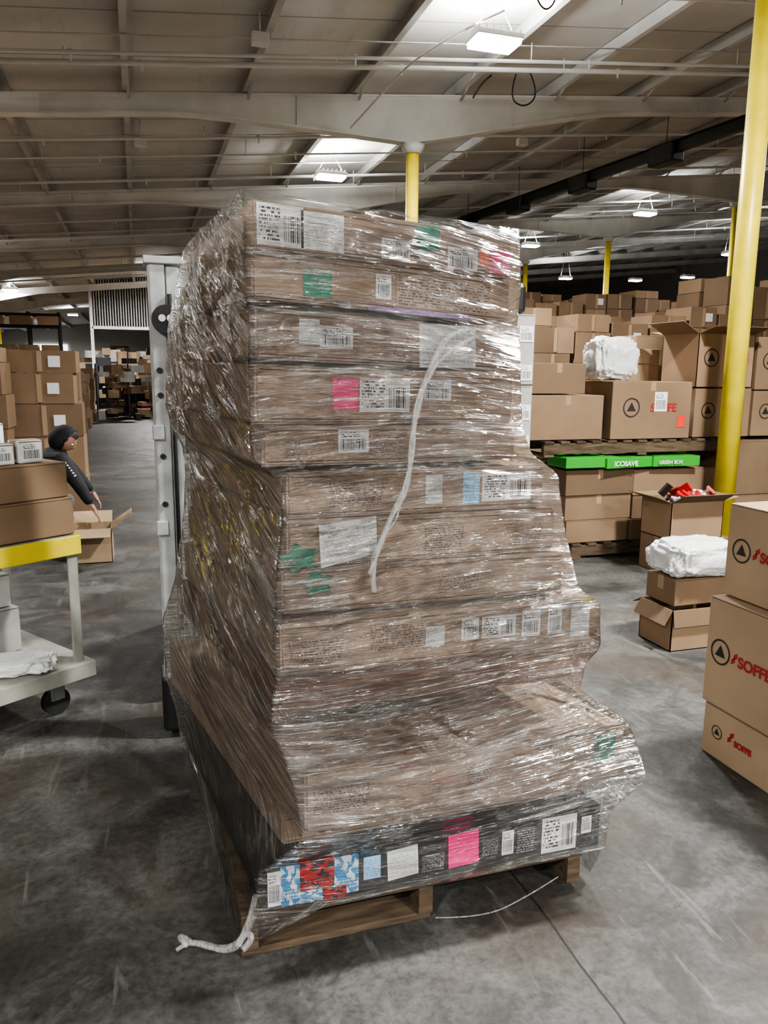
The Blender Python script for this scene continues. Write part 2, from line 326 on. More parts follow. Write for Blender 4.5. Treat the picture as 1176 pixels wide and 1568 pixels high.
for yy,cs in cols.items():
    bm=bmesh.new(); xs=[X0+.2+i*.4 for i in range(int((X1-X0-.4)/.4)+1)]
    def strip(f0,f1,ya,yb):
        pr=None
        for x in xs:
            z0,z1=f0(x),f1(x); cur=[bm.verts.new(v) for v in ((x,yy+ya,z0),(x,yy+yb,z0),(x,yy+yb,z1),(x,yy+ya,z1))]
            if pr:
                for k in range(4): bm.faces.new((pr[k],pr[(k+1)%4],cur[(k+1)%4],cur[k]))
            else: bm.faces.new(cur)
            pr=cur
        bm.faces.new(pr[::-1])
    top=lambda x: roofz(x)-.225
    bot=lambda x: roofz(x)-.225-depth(x,cs)
    strip(lambda x:bot(x),lambda x:bot(x)+.02,-.09,.09); strip(lambda x:top(x)-.02,top,-.07,.07); strip(lambda x:bot(x)+.018,lambda x:top(x)-.018,-.05,.05)
    for x in xs[::8]: addbox(bm,(x,yy,(top(x)+bot(x))/2),(.012,.15,top(x)-bot(x)-.04))
    mobj('roof_frame_beam',bm,BEAM)
    for cx in cs:
        e=empty('steel_column'); zt=bot(cx)
        yt=zt-.12
        cyl('column_tube',(cx,yy,0.02),(cx,yy,yt),.09,YEL,e,32)
        cyl('column_head',(cx,yy,yt),(cx,yy,zt),.115,BEAM,e,24,.17)
        box('base_plate',(cx,yy,.012),(.34,.34,.022),STL,e)
        for a in (-.13,.13):
            for b in (-.13,.13): cyl('anchor_bolt',(cx+a,yy+b,.02),(cx+a,yy+b,.05),.012,STL,e,6)
for i,(yy,dz,r) in enumerate([(7.4,.40,.016),(9.1,.42,.022),(9.55,.36,.03),(12.4,.38,.02),(13.1,.45,.014),(14.9,.4,.025),(15.4,.5,.016),(18.6,.4,.025),(19.4,.5,.016),(21,.36,.03),(24.5,.4,.025),(26,.5,.02),(29,.4,.03)]):
    bm=bmesh.new(); addcyl(bm,(-12,yy,roofz(-12)-dz),(30,yy,roofz(30)-dz),r,10)
    x=-11+(i*.7)%2
    while x<29:
        z=roofz(x)-dz; addcyl(bm,(x,yy,z),(x,yy,z+dz-.21),.007,6); addcyl(bm,(x+.8,yy,z),(x+.8,yy,z+.1),.013,8); addcyl(bm,(x+.8,yy,z+.1),(x+.8,yy,z+.11),.03,8); x+=3
    mobj('sprinkler_pipe',bm,PIPE)
for (x,y) in ((.2,12.8),(6.6,13.0),(1.4,8.9)):
    e=empty('ceiling_junction_box'); box('housing',(x,y,roofz(x)-.33),(.18,.12,.12),PIPE,e,0,.01); cyl('drop_rod',(x,y,roofz(x)-.27),(x,y,roofz(x)-.02),.01,PIPE,e,8)
e=empty('overhead_cable_track'); a=Vector((8.75,6.5,5.12)); b=Vector((7.5,17.6,5.12)); d=(b-a).normalized()
ang=math.atan2(d.y,d.x); mid=(a+b)/2
box('rail',mid,((b-a).length,.10,.16),BLK,e,ang)
box('rail_flange',mid+Vector((0,0,.09)),((b-a).length,.18,.015),BLK,e,ang)
k=.5
while k<(b-a).length:
    q=a+d*k; cyl('hanger_rod',(q.x,q.y,5.2),(q.x,q.y,roofz(q.x)-.2),.006,BLK,e,8); box('trolley',q+Vector((0,0,-.06)),(.55,.26,.30),BLK,e,ang,.03); k+=2.1
curve('electrical_conduit',[(3.8,8.0,5.3),(3.2,8.7,5.15),(3.0,10.0,4.95),(2.9,10.8,4.85)],.012,PIPE)
curve('hanging_cable_loop',[(3.9,7.3,5.45),(3.75,7.3,5.2),(3.9,7.3,5.0),(4.05,7.3,5.2),(3.95,7.3,5.5)],.008,BLK)
curve('hanging_cable_loop',[(4.9,9.9,5.45),(4.8,9.9,5.15),(5.05,9.9,5.05),(5.25,9.9,5.25),(5.1,9.9,5.5)],.010,BLK)
curve('hanging_cable_loop',[(4.55,9.9,5.4),(4.4,9.9,5.3),(4.3,9.9,5.1)],.012,BLK)
# ------------------------------------------------------------------ lights
LENS=emis('led_lens_glow',60)
def fixture(x,y,z,pw=260,rz=0,up=8):
    e=empty('high_bay_light')
    bm=bmesh.new(); addbox(bm,(0,0,.05),(.54,.36,.06),0,0,.012)
    for i in range(7): addbox(bm,(-.24+i*.08,0,.1),(.012,.3,.05))
    o=mobj('housing',bm,WHT,e); o.location=(x,y,z); o.rotation_euler=(0,0,rz)
    bm=bmesh.new(); addbox(bm,(0,0,.0),(.50,.32,.05),0,0,.01); o=mobj('lens',bm,LENS,e); o.location=(x,y,z); o.rotation_euler=(0,0,rz)
    for s in (-.25,.25): cyl('hanger_wire',(x+s*math.cos(rz),y+s*math.sin(rz),z+.08),(x,y,roofz(x)-.02),.004,STL,e,6)
    L=bpy.data.lights.new('led_array','AREA'); L.shape='RECTANGLE'; L.size=.50; L.size_y=.3; L.energy=pw*1.15; L.color=(1,.995,.975); L.spread=math.radians(168)
    lo=bpy.data.objects.new('led_array',L); link(lo,e); lo.location=(x,y,z-.03); lo.rotation_euler=(0,0,rz)
    if up:
        L=bpy.data.lights.new('uplight_fill','AREA'); L.shape='RECTANGLE'; L.size=.5; L.size_y=.2; L.energy=up*2; L.color=(1,1,.99)  # up-facing area light added to brighten the ceiling
        lo=bpy.data.objects.new('uplight_fill',L); link(lo,e); lo.location=(x,y,z+.14); lo.rotation_euler=(math.pi,0,rz)
fixture(3.84,8.31,5.1,460,up=85)
fixture(3.54,14.56,5.1,320,up=65)
fixture(13.08,18.47,5.8,280,up=60)
fixture(20.2,23.4,5.8,260,up=50)
fixture(12.75,24.2,5.8,260,up=50)
fixture(18.5,31.7,5.8,240,up=40); fixture(21.8,31.2,5.8,240,up=0); fixture(23.2,29.4,5.8,240,up=0)
fixture(-4.4,32.6,4.5,260,up=60); fixture(-3.2,46,4.5,300,up=50); fixture(.9,30.0,4.9,560,up=140); fixture(-5.5,20,4.3,220,up=70); fixture(-8,40,4.2,280,up=60); fixture(-5,56,4.4,300,up=60)  # includes unseen fixtures added to brighten the partition and far-left end
fixture(-3.6,10.5,4.55,220,up=100); fixture(12.5,10,5.9,280,up=80)
fixture(3.84,2.06,5.15,600,up=90); fixture(3.4,-4.2,5.1,560,up=60); fixture(-3.2,-2.6,4.6,400,up=70)  # the last fixture is unseen, added for reflections in the film
fixture(3.6,-10.4,5.1,700,up=0); fixture(-2.6,-9.0,4.6,700,up=0); fixture(.6,-15.5,4.9,900,up=0); fixture(8.5,-9,5.6,500,up=0)  # unseen fixtures added behind the camera to put glints on the film
w=bpy.data.worlds.new('world'); w.use_nodes=True; w.node_tree.nodes['Background'].inputs[0].default_value=(.9,.95,1,1); w.node_tree.nodes['Background'].inputs[1].default_value=.05; bpy.context.scene.world=w
# ------------------------------------------------------------------ wrapped pallet load
load=empty('shrink_wrapped_pallet_load')
K=[(2.00,.250,.950,1.860,.17,.88,2.88),(1.88,.248,.955,1.850,.14,.88,2.90),(1.765,.250,.960,1.872,.115,.90,2.92),(1.745,.255,.962,1.862,.11,.90,2.92),
(1.62,.250,.965,1.852,.10,.90,2.93),(1.47,.250,.975,1.850,.09,.92,2.93),(1.39,.252,1.00,1.848,.11,.95,2.93),(1.33,.325,1.095,1.858,.145,1.0,2.92),
(1.23,.325,1.115,1.862,.15,1.0,2.92),(1.10,.310,1.150,1.862,.14,1.05,2.93),(.99,.300,1.185,1.862,.13,1.08,2.94),(.955,.300,1.245,1.845,.12,1.1,2.95),
(.82,.300,1.260,1.845,.10,1.1,2.96),(.75,.295,1.235,1.885,.08,1.1,2.98),(.66,.295,1.235,1.905,.05,1.12,3.0),(.575,.330,1.365,1.830,.045,1.15,3.0),(.40,.360,1.420,1.800,.05,1.2,3.0),
(.365,.330,1.400,1.815,.06,1.2,3.0),(.28,.245,1.340,1.855,.08,1.2,3.0),(.14,.230,1.330,1.862,.10,1.2,2.98),(.03,.185,1.31,1.90,.16,1.2,2.97)]
def key(z):
    if z>=K[0][0]: return K[0][1:]
    for i in range(len(K)-1):
        a,b=K[i],K[i+1]
        if a[0]>=z>=b[0]:
            f=(a[0]-z)/(a[0]-b[0]); return [a[j]*(1-f)+b[j]*f for j in range(1,7)]
    return K[-1][1:]
def tilt(x,z):
    f=max(0,min(1,(z-1.42)/.35)); return -.062*(x-.25)*f
LAY=[(1.885,1.992),(1.772,1.882),(1.630,1.752),(1.475,1.618),(1.370,1.470),(1.235,1.352),(1.108,1.230),(.985,1.103),(.825,.965),(.69,.815),(.385,.562),(.29,.38),(.142,.285)]
FR={}
for i,(z0,z1) in enumerate(LAY):
    zm=(z0+z1)/2; ks=[key(z0+.01),key(zm),key(z1-.01)]
    kk=[max(k[0] for k in ks),min(k[1] for k in ks),max(k[2] for k in ks),max(k[3] for k in ks),min(k[4] for k in ks),min(k[5] for k in ks)]
    if i==11: kk=[.31,1.30,1.93,.12,1.2,2.95]
    if i==9: kk[2]=1.915
    ins=.017
    fl=(kk[0]+ins,kk[2]+ins);frr=(kk[1]-ins,kk[2]+ins);br=(kk[4]-ins,kk[5]-ins);bl=(kk[3]+ins,kk[5]-ins)
    FR[i+1]=(fl[0],frr[0],fl[1],z0,z1)
    bm=bmesh.new()
    vs=[bm.verts.new((x,y,z+tilt(x,z))) for z in (z0,z1) for x,y in (fl,frr,br,bl)]
    for f in ((3,2,1,0),(4,5,6,7),(0,1,5,4),(1,2,6,5),(2,3,7,6),(3,0,4,7)): bm.faces.new([vs[q] for q in f])
    bmesh.ops.bevel(bm,geom=bm.edges[:],offset=.006,segments=2,affect='EDGES')
    mat=CBF
    if i==12: mat=BLK
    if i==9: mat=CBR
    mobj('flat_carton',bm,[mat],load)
    if i not in (12,):
        for zz in (z0+.012,z1-.012):
            bm=bmesh.new(); vs=[bm.verts.new(v) for v in ((fl[0]+.01,fl[1]-.0008,zz-.0012+tilt(fl[0],zz)),(frr[0]-.01,frr[1]-.0008,zz-.0012+tilt(frr[0],zz)),(frr[0]-.01,frr[1]-.0008,zz+.0012+tilt(frr[0],zz)),(fl[0]+.01,fl[1]-.0008,zz+.0012+tilt(fl[0],zz)))]; bm.faces.new(vs); mobj('flap_seam',bm,SEAM,load)
def lab(layer,t0,t1,h0,h1,mat,name='label',skew=0,lift=.0015):
    xl,xr,yf,z0,z1=FR[layer]
    f=lambda t: t*.9/((1-t)+t*.9)
    xa=xl+(xr-xl)*f(t0); xb=xl+(xr-xl)*f(t1); za=z0+(z1-z0)*h0; zb=z0+(z1-z0)*h1; y=yf-lift
    pts=[(xa+skew*.5,y,za+tilt(xa,za)-skew),(xb+skew*.5,y,za+tilt(xb,za)+skew),(xb-skew*.5,y,zb+tilt(xb,zb)+skew),(xa-skew*.5,y,zb+tilt(xa,zb)-skew)]
    quad(name,pts,mat,load)
lab(1,.02,.20,.08,.96,LAB,'shipping_label'); lab(1,.19,.355,.1,.9,SHT,'paper_sheet'); lab(1,.5,.61,.1,.55,BAR); lab(1,.635,.725,.38,.95,GREEN,'green_tape',.004); lab(1,.755,.87,.05,.55,BAR); lab(1,.875,.915,.2,.6,ORG,'orange_label'); lab(1,.92,.995,.08,.62,PINK,'pink_label')
lab(2,.20,.31,.15,.75,GREEN,'green_tape'); lab(2,.48,.54,.25,.8,BAR); lab(2,.56,.93,.15,.85,PRN,'printed_text')
lab(2,.45,.85,-.02,.10,PURP,'purple_print')
lab(3,.17,.25,.35,.85,SHT,'paper_sheet'); lab(3,.25,.38,.3,.75,BAR); lab(3,.64,.86,.02,.98,SHT,'paper_sheet',.003); lab(3,.5,.6,.1,.6,PRN,'printed_text')
lab(4,.30,.40,.25,.82,PINK,'pink_label'); lab(4,.405,.60,.22,.84,LAB,'shipping_label'); lab(4,.655,.76,.45,.85,BAR)
lab(5,.30,.42,.3,.9,BAR); lab(5,.42,.55,.2,.8,PRN,'printed_text'); lab(5,.09,.15,.2,.7,PRN,'printed_text')
lab(6,.16,.38,.2,.8,PRN,'printed_text'); lab(6,.54,.605,.2,.85,SHT,'paper_sheet'); lab(6,.685,.75,.15,.9,BLUEL,'blue_print'); lab(6,.76,.95,.2,.85,LAB,'shipping_label')
lab(7,.51,.66,.15,.75,PRN,'printed_text'); lab(7,.85,.95,.2,.7,PRN,'printed_text')
lab(8,.55,.7,.2,.7,PRN,'printed_text')
lab(9,.02,.2,.15,.7,PRN,'printed_text'); lab(9,.28,.455,.3,.85,PRN,'printed_text'); lab(9,.46,.52,.3,.7,SHT); lab(9,.575,.63,.35,.8,BAR); lab(9,.64,.75,.35,.8,LAB,'shipping_label'); lab(9,.77,.83,.3,.85,BAR); lab(9,.855,.90,.3,.9,BAR); lab(9,.93,.99,.2,.9,SHT,'paper_sheet')
lab(9,.975,1.0,.9,1.0,YEL,'yellow_tape')
lab(11,.90,.965,.42,.9,GREEN,'green_tape',0,.008); lab(11,.02,.2,.25,.7,PRN,'printed_text'); lab(11,.5,.58,.3,.75,PRN,'printed_text')
lab(13,.64,.69,.3,.7,BLKP,'black_printed_panel',0,.0008); lab(13,.745,.80,.2,.8,BLKP,'black_printed_panel',0,.0008); lab(13,.46,.53,.2,.6,BLKP,'black_printed_panel',0,.0008)
lab(13,.012,.05,.12,.85,BAR,'colour_print',0,.002); lab(13,.05,.105,.08,.92,ARTB,'colour_print',0,.002); lab(13,.105,.205,.32,.95,REDL,'colour_print',0,.002); lab(13,.105,.17,.06,.32,ARTB,'colour_print',0,.002); lab(13,.205,.275,.1,.92,ARTB,'colour_print',0,.002); lab(13,.17,.24,.05,.31,REDL,'colour_print',0,.003); lab(13,.29,.34,.3,.8,BLUEL,'colour_print'); lab(13,.36,.45,.2,.85,SHT,'paper_sheet',.004); lab(13,.54,.63,.2,.95,PINK,'pink_label',.003); lab(13,.70,.735,.25,.8,BAR,'label',0,.002); lab(13,.82,.925,.1,.92,LAB,'shipping_label',0,.002); lab(13,.94,.97,.4,.8,BAR,'label',0,.002)
def flatpoly(name,pts,mat):
    bm=bmesh.new(); bm.faces.new([bm.verts.new(p_) for p_ in pts]); mobj(name,bm,mat,load)
yq=1.862+.008
def star(cx,cz,r):
    pts=[]
    for i in range(10):
        a=math.pi/2+i*math.pi/5+.2; rr=r if i%2==0 else r*.62; pts.append((cx+rr*1.25*math.cos(a),yq,cz+rr*math.sin(a)))
    return pts
flatpoly('green_tape_star',star(.37,1.135,.042),GREEN); flatpoly('green_tape_star',star(.415,1.065,.04),GREEN)
quad('paper_sheet',[(.425,yq-.001,1.105),(.575,yq-.001,1.135),(.572,yq-.001,1.235),(.42,yq-.001,1.215)],SHT,load)
ZN=330; nf,nr_,nb,nl=150,24,24,100
me=bpy.data.meshes.new('stretch_film'); V=[];UV=[];F=[]
for iz in range(ZN+1):
    z=2.005-(2.005-.03)*iz/ZN
    k=[sum(key(min(2.0,max(.03,z+dz)))[j] for dz in (-.012,0,.012))/3 for j in range(6)]
    FLp=Vector((k[0],k[2]));FRp=Vector((k[1],k[2]));BRp=Vector((k[4],k[5]));BLp=Vector((k[3],k[5]))
    ring=[];s=0
    for (A,B,n,nrm,sl) in ((FLp,FRp,nf,Vector((0,-1)),0),(FRp,BRp,nr_,Vector((1,0)),1),(BRp,BLp,nb,Vector((0,1)),2),(BLp,FLp,nl,Vector((-1,0)),3)):
        L=(B-A).length
        for i in range(n):
            f=i/n; q=A.lerp(B,f); ring.append([q,nrm,s+L*f,f,sl])
        s+=L
    N=len(ring); out=[]
    for i in range(N):
        q=(ring[i-1][0]+ring[i][0]*2+ring[(i+1)%N][0])/4; nrm=(ring[i][1]*2+ring[i-1][1]+ring[(i+1)%N][1]).normalized()
        sg,f,sl=ring[i][2],ring[i][3],ring[i][4]
        edge=min(f,1-f)*4; edge=min(1,edge)
        if sl==3: vv=z+.40*f*1.05; uu=f*1.05+5
        else: vv=z+.05*sg+.05*math.sin(sg*3+z*2); uu=sg
        a=noise.noise(Vector((uu*1.6,vv*17,1.3))); b=noise.noise(Vector((uu*4,vv*38,7.7))); c=noise.noise(Vector((uu*2.5+vv*3,vv*7-uu*2,3.1))); e2=noise.noise(Vector((uu*9+vv*6,vv*60,9.1)))
        g1=abs(noise.noise(Vector((uu*2.2-vv*1.2,vv*9+uu*3.5,11.0))))
        amp=.7 if sl==3 else 1.0
        d=.0065*(1-abs(a)*2)+.0035*b*amp+.006*c+.0016*e2*amp+.003*max(0,.1-g1)/.1
        if sl==3: d+=.010*math.sin(math.pi*f)*(.5+c)
        d*=.35+.65*edge
        q=q+nrm*d
        zz=z
        if sl==0 and z<.14: zz=max(z,.13*min(1,f*5)+.02)
        V.append((q.x,q.y,zz+tilt(q.x,zz))); out.append((uu,vv))
    UV.append(out)
for iz in range(ZN):
    for i in range(N):
        F.append((iz*N+i,(iz+1)*N+i,(iz+1)*N+(i+1)%N,iz*N+(i+1)%N))
me.from_pydata(V,[],F); uvl=me.uv_layers.new(name='UVMap'); li=0
for iz in range(ZN):
    for i in range(N):
        j=(i+1)%N
        u0=UV[iz][i];u1=UV[iz+1][i];u2=UV[iz+1][j];u3=UV[iz][j]
        if j==0 or abs(u2[0]-u1[0])>1:
            u2=(u1[0]+.01,u1[1]);u3=(u0[0]+.01,u0[1])
        for c in (u0,u1,u2,u3): uvl.data[li].uv=c; li+=1
for pl in me.polygons: pl.use_smooth=True
me.materials.append(FILM); link(bpy.data.objects.new('stretch_film',me),load)
def ribbon(name,pts,w): return curve(name,pts,w,FILMT,load)
ribbon('twisted_film_band',[(.80,1.842,1.705),(.745,1.838,1.70),(.70,1.836,1.61),(.665,1.834,1.52),(.655,1.834,1.43),(.65,1.838,1.33),(.61,1.84,1.25),(.575,1.84,1.17),(.55,1.842,1.11),(.56,1.842,1.04)],.007)
ribbon('twisted_film_band_strand',[(.82,1.842,1.69),(.755,1.838,1.66),(.69,1.834,1.59),(.672,1.834,1.50),(.645,1.834,1.42),(.655,1.838,1.31),(.60,1.84,1.23),(.58,1.84,1.16),(.545,1.842,1.09)],.004)
ribbon('twisted_film_band_strand',[(.79,1.842,1.71),(.735,1.838,1.68),(.712,1.834,1.60),(.655,1.834,1.53),(.665,1.834,1.40),(.635,1.838,1.32),(.62,1.84,1.22),(.565,1.84,1.18),(.56,1.842,1.08)],.003)
ribbon('film_tail',[(.24,1.88,.20),(.21,1.87,.08),(.15,1.90,.04),(.10,1.96,.025),(.055,1.97,.03),(.05,1.99,.02)],.008)
ribbon('film_tail',[(.235,1.87,.15),(.20,1.875,.06),(.16,1.90,.03),(.11,1.93,.035),(.06,1.985,.02),(.03,1.97,.012)],.006)
ribbon('film_tail_knot',[(.06,1.955,.03),(.035,1.97,.05),(.05,2.0,.03),(.07,1.98,.02)],.007)
ribbon('film_tail_knot',[(.20,1.86,.06),(.235,1.865,.085),(.205,1.88,.10),(.19,1.865,.07)],.009)
bm=bmesh.new()
for x in (.225,.74,1.235): addbox(bm,(x,2.5,.07),(.045,1.22,.09),0,0,.003)
for i in range(7): addbox(bm,(.73,1.945+i*.185,.127),(1.06,.09 if i%2 else .12,.022),0,0,.002)
addbox(bm,(.48,1.95,.013),(.56,.10,.022),0,0,.002)
for yy in (2.5,3.06): addbox(bm,(.73,yy,.013),(1.06,.10,.022),0,0,.002)
mobj('wooden_pallet',bm,WOOD,load)
curve('loose_strap',[(.76,1.86,.03),(.9,1.84,.012),(1.05,1.86,.03),(1.18,1.89,.055)],.002,FILMT,load)
# ------------------------------------------------------------------ forklift behind the load
fk=empty('forklift')
for s,x in ((0,.115),(1,1.17)):
    sg=1 if s==0 else -1
    box('mast_outer_web',(x-sg*.055,3.36,1.06),(.012,.12,1.92),GRYM,fk); box('mast_outer_flange_front',(x-sg*.025,3.30,1.06),(.06,.012,1.92),GRYM,fk); box('mast_outer_flange_back',(x-sg*.025,3.42,1.06),(.06,.012,1.92),GRYM,fk)
    box('mast_inner_web',(x+sg*.01,3.36,1.08),(.012,.09,1.86),STL,fk); box('mast_inner_flange',(x+sg*.035,3.31,1.08),(.05,.012,1.86),GRYM,fk)
    cyl('lift_cylinder',(x+sg*.045,3.40,.3),(x+sg*.045,3.40,1.75),.022,STL,fk); box('mast_foot',(x,3.38,.16),(.15,.18,.26),BLK,fk,0,.02)
    for z in (.95,1.35): box('mast_bracket',(x-sg*.045,3.29,z),(.045,.03,.06),GRYM,fk)
    for z in (1.05,1.25,1.5,1.6): cyl('bolt',(x-sg*.03,3.30,z),(x-sg*.03,3.285,z),.012,BLK,fk,8)
    box('mast_top_cap',(x,3.35,2.03),(.15,.14,.03),GRYM,fk)
    cyl('hydraulic_hose',(x+sg*.02,3.285,.5),(x+sg*.02,3.285,1.9),.009,RUB,fk,8)
    box('fork_blade',(.48 if s==0 else .99,2.65,.062),(.11,1.15,.036),STL,fk); box('fork_shank',(.48 if s==0 else .99,3.245,.34),(.11,.035,.6),STL,fk)
    cyl('front_wheel',(x+sg*.02-.06,3.85,.20),(x+sg*.02+.06,3.85,.20),.2,RUB,fk,32); cyl('rear_wheel',(.3 if s==0 else .95,4.95,.17),(.4 if s==0 else 1.05,4.95,.17),.17,RUB,fk,32)
    cyl('guard_post_front',(.28 if s==0 else 1.0,3.75,.9),(.28 if s==0 else 1.0,3.85,1.98),.025,BLK,fk); cyl('guard_post_rear',(.28 if s==0 else 1.0,4.95,.9),(.28 if s==0 else 1.0,4.8,1.98),.025,BLK,fk)
cyl('lamp_ring',(.118,3.285,1.80),(.118,3.245,1.80),.056,BLK,fk,28)
for dx,dz in ((-.016,.004),(.016,.004)): cyl('lamp_hole',(.118+dx,3.2452,1.80+dz),(.118+dx,3.242,1.80+dz),.014,WHT,fk,14)
for z in (.35,1.2,1.98): box('mast_crossbar',(.64,3.40,z),(1.05,.05,.09),GRYM,fk)
for z in (.25,.6): box('carriage_bar',(.73,3.275,z),(.9,.025,.09),BLK,fk)
for i in range(5): box('backrest_bar',(.4+i*.165,3.27,.9),(.02,.02,.55),BLK,fk)
box('chassis',(.64,4.35,.45),(.68,1.5,.5),CHAS,fk,0,.04); box('counterweight',(.64,5.0,.6),(.68,.35,.6),BLK,fk,0,.06)
box('seat',(.64,4.45,.8),(.4,.4,.12),FAB,fk,0,.04); box('seat_back',(.64,4.68,1.05),(.4,.1,.45),FAB,fk,0,.04)
cyl('steering_column',(.64,3.85,.7),(.64,4.05,1.05),.025,BLK,fk); cyl('steering_wheel',(.64,4.05,1.05),(.64,4.07,1.08),.16,BLK,fk,28)
for i in range(7): box('guard_roof_bar',(.3+i*.115,4.32,1.99),(.03,1.05,.025),BLK,fk)
# ------------------------------------------------------------------ printed cartons
def brand(x0,y0,z0,sx,sy,sz,name='printed_carton',face='L',mat=CBT,seed=0,open_=False,rz=0):
    e=empty(name)
    if open_: opencarton('carton_body',x0,y0,z0,sx,sy,sz,(75,80,60,70),.2,mat,e)
    else: carton('carton_body',x0,y0,z0,sx,sy,sz,0,mat,'y',e)
    if face=='L':
        X=x0-.0025; ye=y0+sy; q=min(sz,.42)
        logo(Vector((X,ye-.085,z0+sz*.52)),LEFTF,q*.13,e)
        text('red_brand_text','SOFFE',q*.15,Vector((X,ye-.185,z0+sz*.46)),LEFTF,RED,e,.002)
        for i in range(2):
            yy=ye-.160-.012*i; zz=z0+sz*.46+.022*i
            quad('red_chevron',[(X,yy+.012,zz),(X,yy-.008,zz+.012),(X,yy-.008,zz+.032),(X,yy+.012,zz+.02)],RED,e)
    else:
        Yf=y0-.0025
        logo(Vector((x0+sx*.24,Yf,z0+sz*.55)),FRONT,sz*.17,e)
        text('red_brand_text','SOFFE',sz*.2,Vector((x0+sx*.48,Yf,z0+sz*.48)),FRONT,RED,e,.003)
    return e
brand(2.26,1.72,0,.6,.82,.23); brand(2.25,1.75,.232,.6,.80,.462); tp=brand(2.30,1.78,.70,.58,.76,.385)
text('red_brand_text','SOFFE',.05,Vector((2.55,1.9,1.0882)),Matrix(((1,0,0),(0,1,0),(0,0,1))),RED,tp)
opencarton('open_carton',2.90,3.58,0,.42,.30,.25,(170,120,150,170),.10)
carton('carton',2.93,3.62,.262,.36,.26,.16,.03,CB)
def bag(name,c,s,mat,seed=0,fold=1.0):
    bm=bmesh.new(); bmesh.ops.create_icosphere(bm,subdivisions=5,radius=1)
    for v in bm.verts:
        p_=v.co.copy(); q=Vector([math.copysign(abs(a)**.55,a) for a in p_])
        n_=noise.noise(p_*2.2+Vector((seed,0,0)))*.16+noise.noise(Vector((p_.x*7,p_.y*7,p_.z*3))+Vector((seed,3,0)))*.06*fold+abs(noise.noise(p_*5+Vector((0,seed,0))))*.10*fold
        q*= (1+n_)
        v.co=Vector((c[0]+q.x*s[0],c[1]+q.y*s[1],max(c[2]-s[2],c[2]+q.z*s[2])))
    return mobj(name,bm,mat,None,True)
bag('white_poly_bag',(3.14,3.72,.53),(.235,.16,.10),WBAG,2,1.3)
carton('carton',4.0,5.0,0,.55,.42,.30,0,CB); opencarton('open_carton',3.98,5.02,.302,.5,.38,.30,(60,85,70,80),.15)
bm=bmesh.new()
for i in range(26): addbox(bm,(4.05+random.random()*.36,5.08+random.random()*.26,.56+random.random()*.12),(.11,.08,.02),random.random()*3,random.choice([0,0,1,2]),0,random.random()*1.5,random.random())
mobj('packaged_goods',bm,[simple('red_bag',(.5,.02,.02),.3),INK,WHT])
def pallet(name,x0,y0,z0,sx,sy,parent=None):
    bm=bmesh.new()
    for k in (0,.5,1): addbox(bm,(x0+sx/2,y0+.03+k*(sy-.06),z0+.068),(sx,.045,.09),0,0,.002)
    n=int(sx/.14)
    for i in range(n): addbox(bm,(x0+.05+i*(sx-.1)/(n-1),y0+sy/2,z0+.123),(.09,sy,.02),0,0,.002)
    for i in range(3): addbox(bm,(x0+.05+i*(sx-.1)/2,y0+sy/2,z0+.011),(.09,sy,.02),0,0,.002)
    return mobj(name,bm,WOOD,parent)
pallet('wooden_pallet',3.55,5.75,0,1.5,1.05)
def stack(name,lst,mats=None,bev=.006):
    bm=bmesh.new()
    for (x0,y0,z0,sx,sy,sz,*r) in lst: addcarton(bm,x0,y0,z0,sx,sy,sz,(r[0] if r else 0),bev,random.choice('xy'))
    return mobj(name,bm,mats or [CB,TAPE,SEAM])
stack('carton_stack',[(3.50,5.78,.138,.62,.5,.20),(4.14,5.76,.138,.88,.5,.185,.01),(3.48,5.78,.34,.66,.5,.22),(4.16,5.78,.327,.86,.5,.21),(3.46,5.76,.563,.68,.5,.22,.01),(4.15,5.77,.54,.90,.5,.23),(3.5,6.3,.138,.7,.45,.66),(4.2,6.3,.138,.8,.45,.64)])
e=empty('green_printed_carton')
for i,(x0,wd,z0) in enumerate([(3.42,.52,.80),(3.78,.55,.79),(4.30,.48,.79)]):
    box('carton_body',(x0+wd/2,5.86,z0+.055),(wd,.32,.09),GRN2,e,(.0,.12,-.03)[i],.004)
text('white_print','ECOSAVE',.06,Vector((3.86,5.678,.82)),FRONT,WHT,e,.002)
text('white_print','GREEN BOX',.045,Vector((4.34,5.685,.825)),FRONT,WHT,e,.001)
pallet('wooden_pallet',3.25,5.78,.90,1.95,1.05)
stack('carton_stack',[(3.15,5.85,1.04,.70,.5,.38),(3.2,5.95,1.43,.52,.45,.26)])
b1=brand(3.90,5.80,1.04,.82,.5,.50,'printed_carton','F',CB)
quad('label',[(4.33,5.797,1.28),(4.46,5.797,1.28),(4.46,5.797,1.45),(4.33,5.797,1.45)],BAR,b1)
quad('red_sticker',[(4.58,5.796,1.14),(4.66,5.796,1.14),(4.66,5.796,1.24),(4.58,5.796,1.24)],simple('red_sticker_mat',(.8,.05,.03),.5),b1)
brand(4.80,5.85,1.04,.62,.5,.44,'printed_carton','F',CB)
brand(4.80,5.86,1.49,.62,.5,.48,'printed_carton','F',CB,open_=True)
brand(5.46,5.86,1.04,.62,.5,.42,'printed_carton','F',CB); brand(5.46,5.86,1.47,.62,.5,.48,'printed_carton','F',CB)
stack('carton_stack',[(5.15,5.75,0,.8,.6,.5),(5.15,5.75,.505,.8,.6,.5),(5.98,5.8,0,.8,.6,1.0),(6.1,5.8,1.01,.6,.5,.8)])
bag('white_poly_bag',(4.02,6.05,1.73),(.20,.17,.18),WBAG,9,1.6)
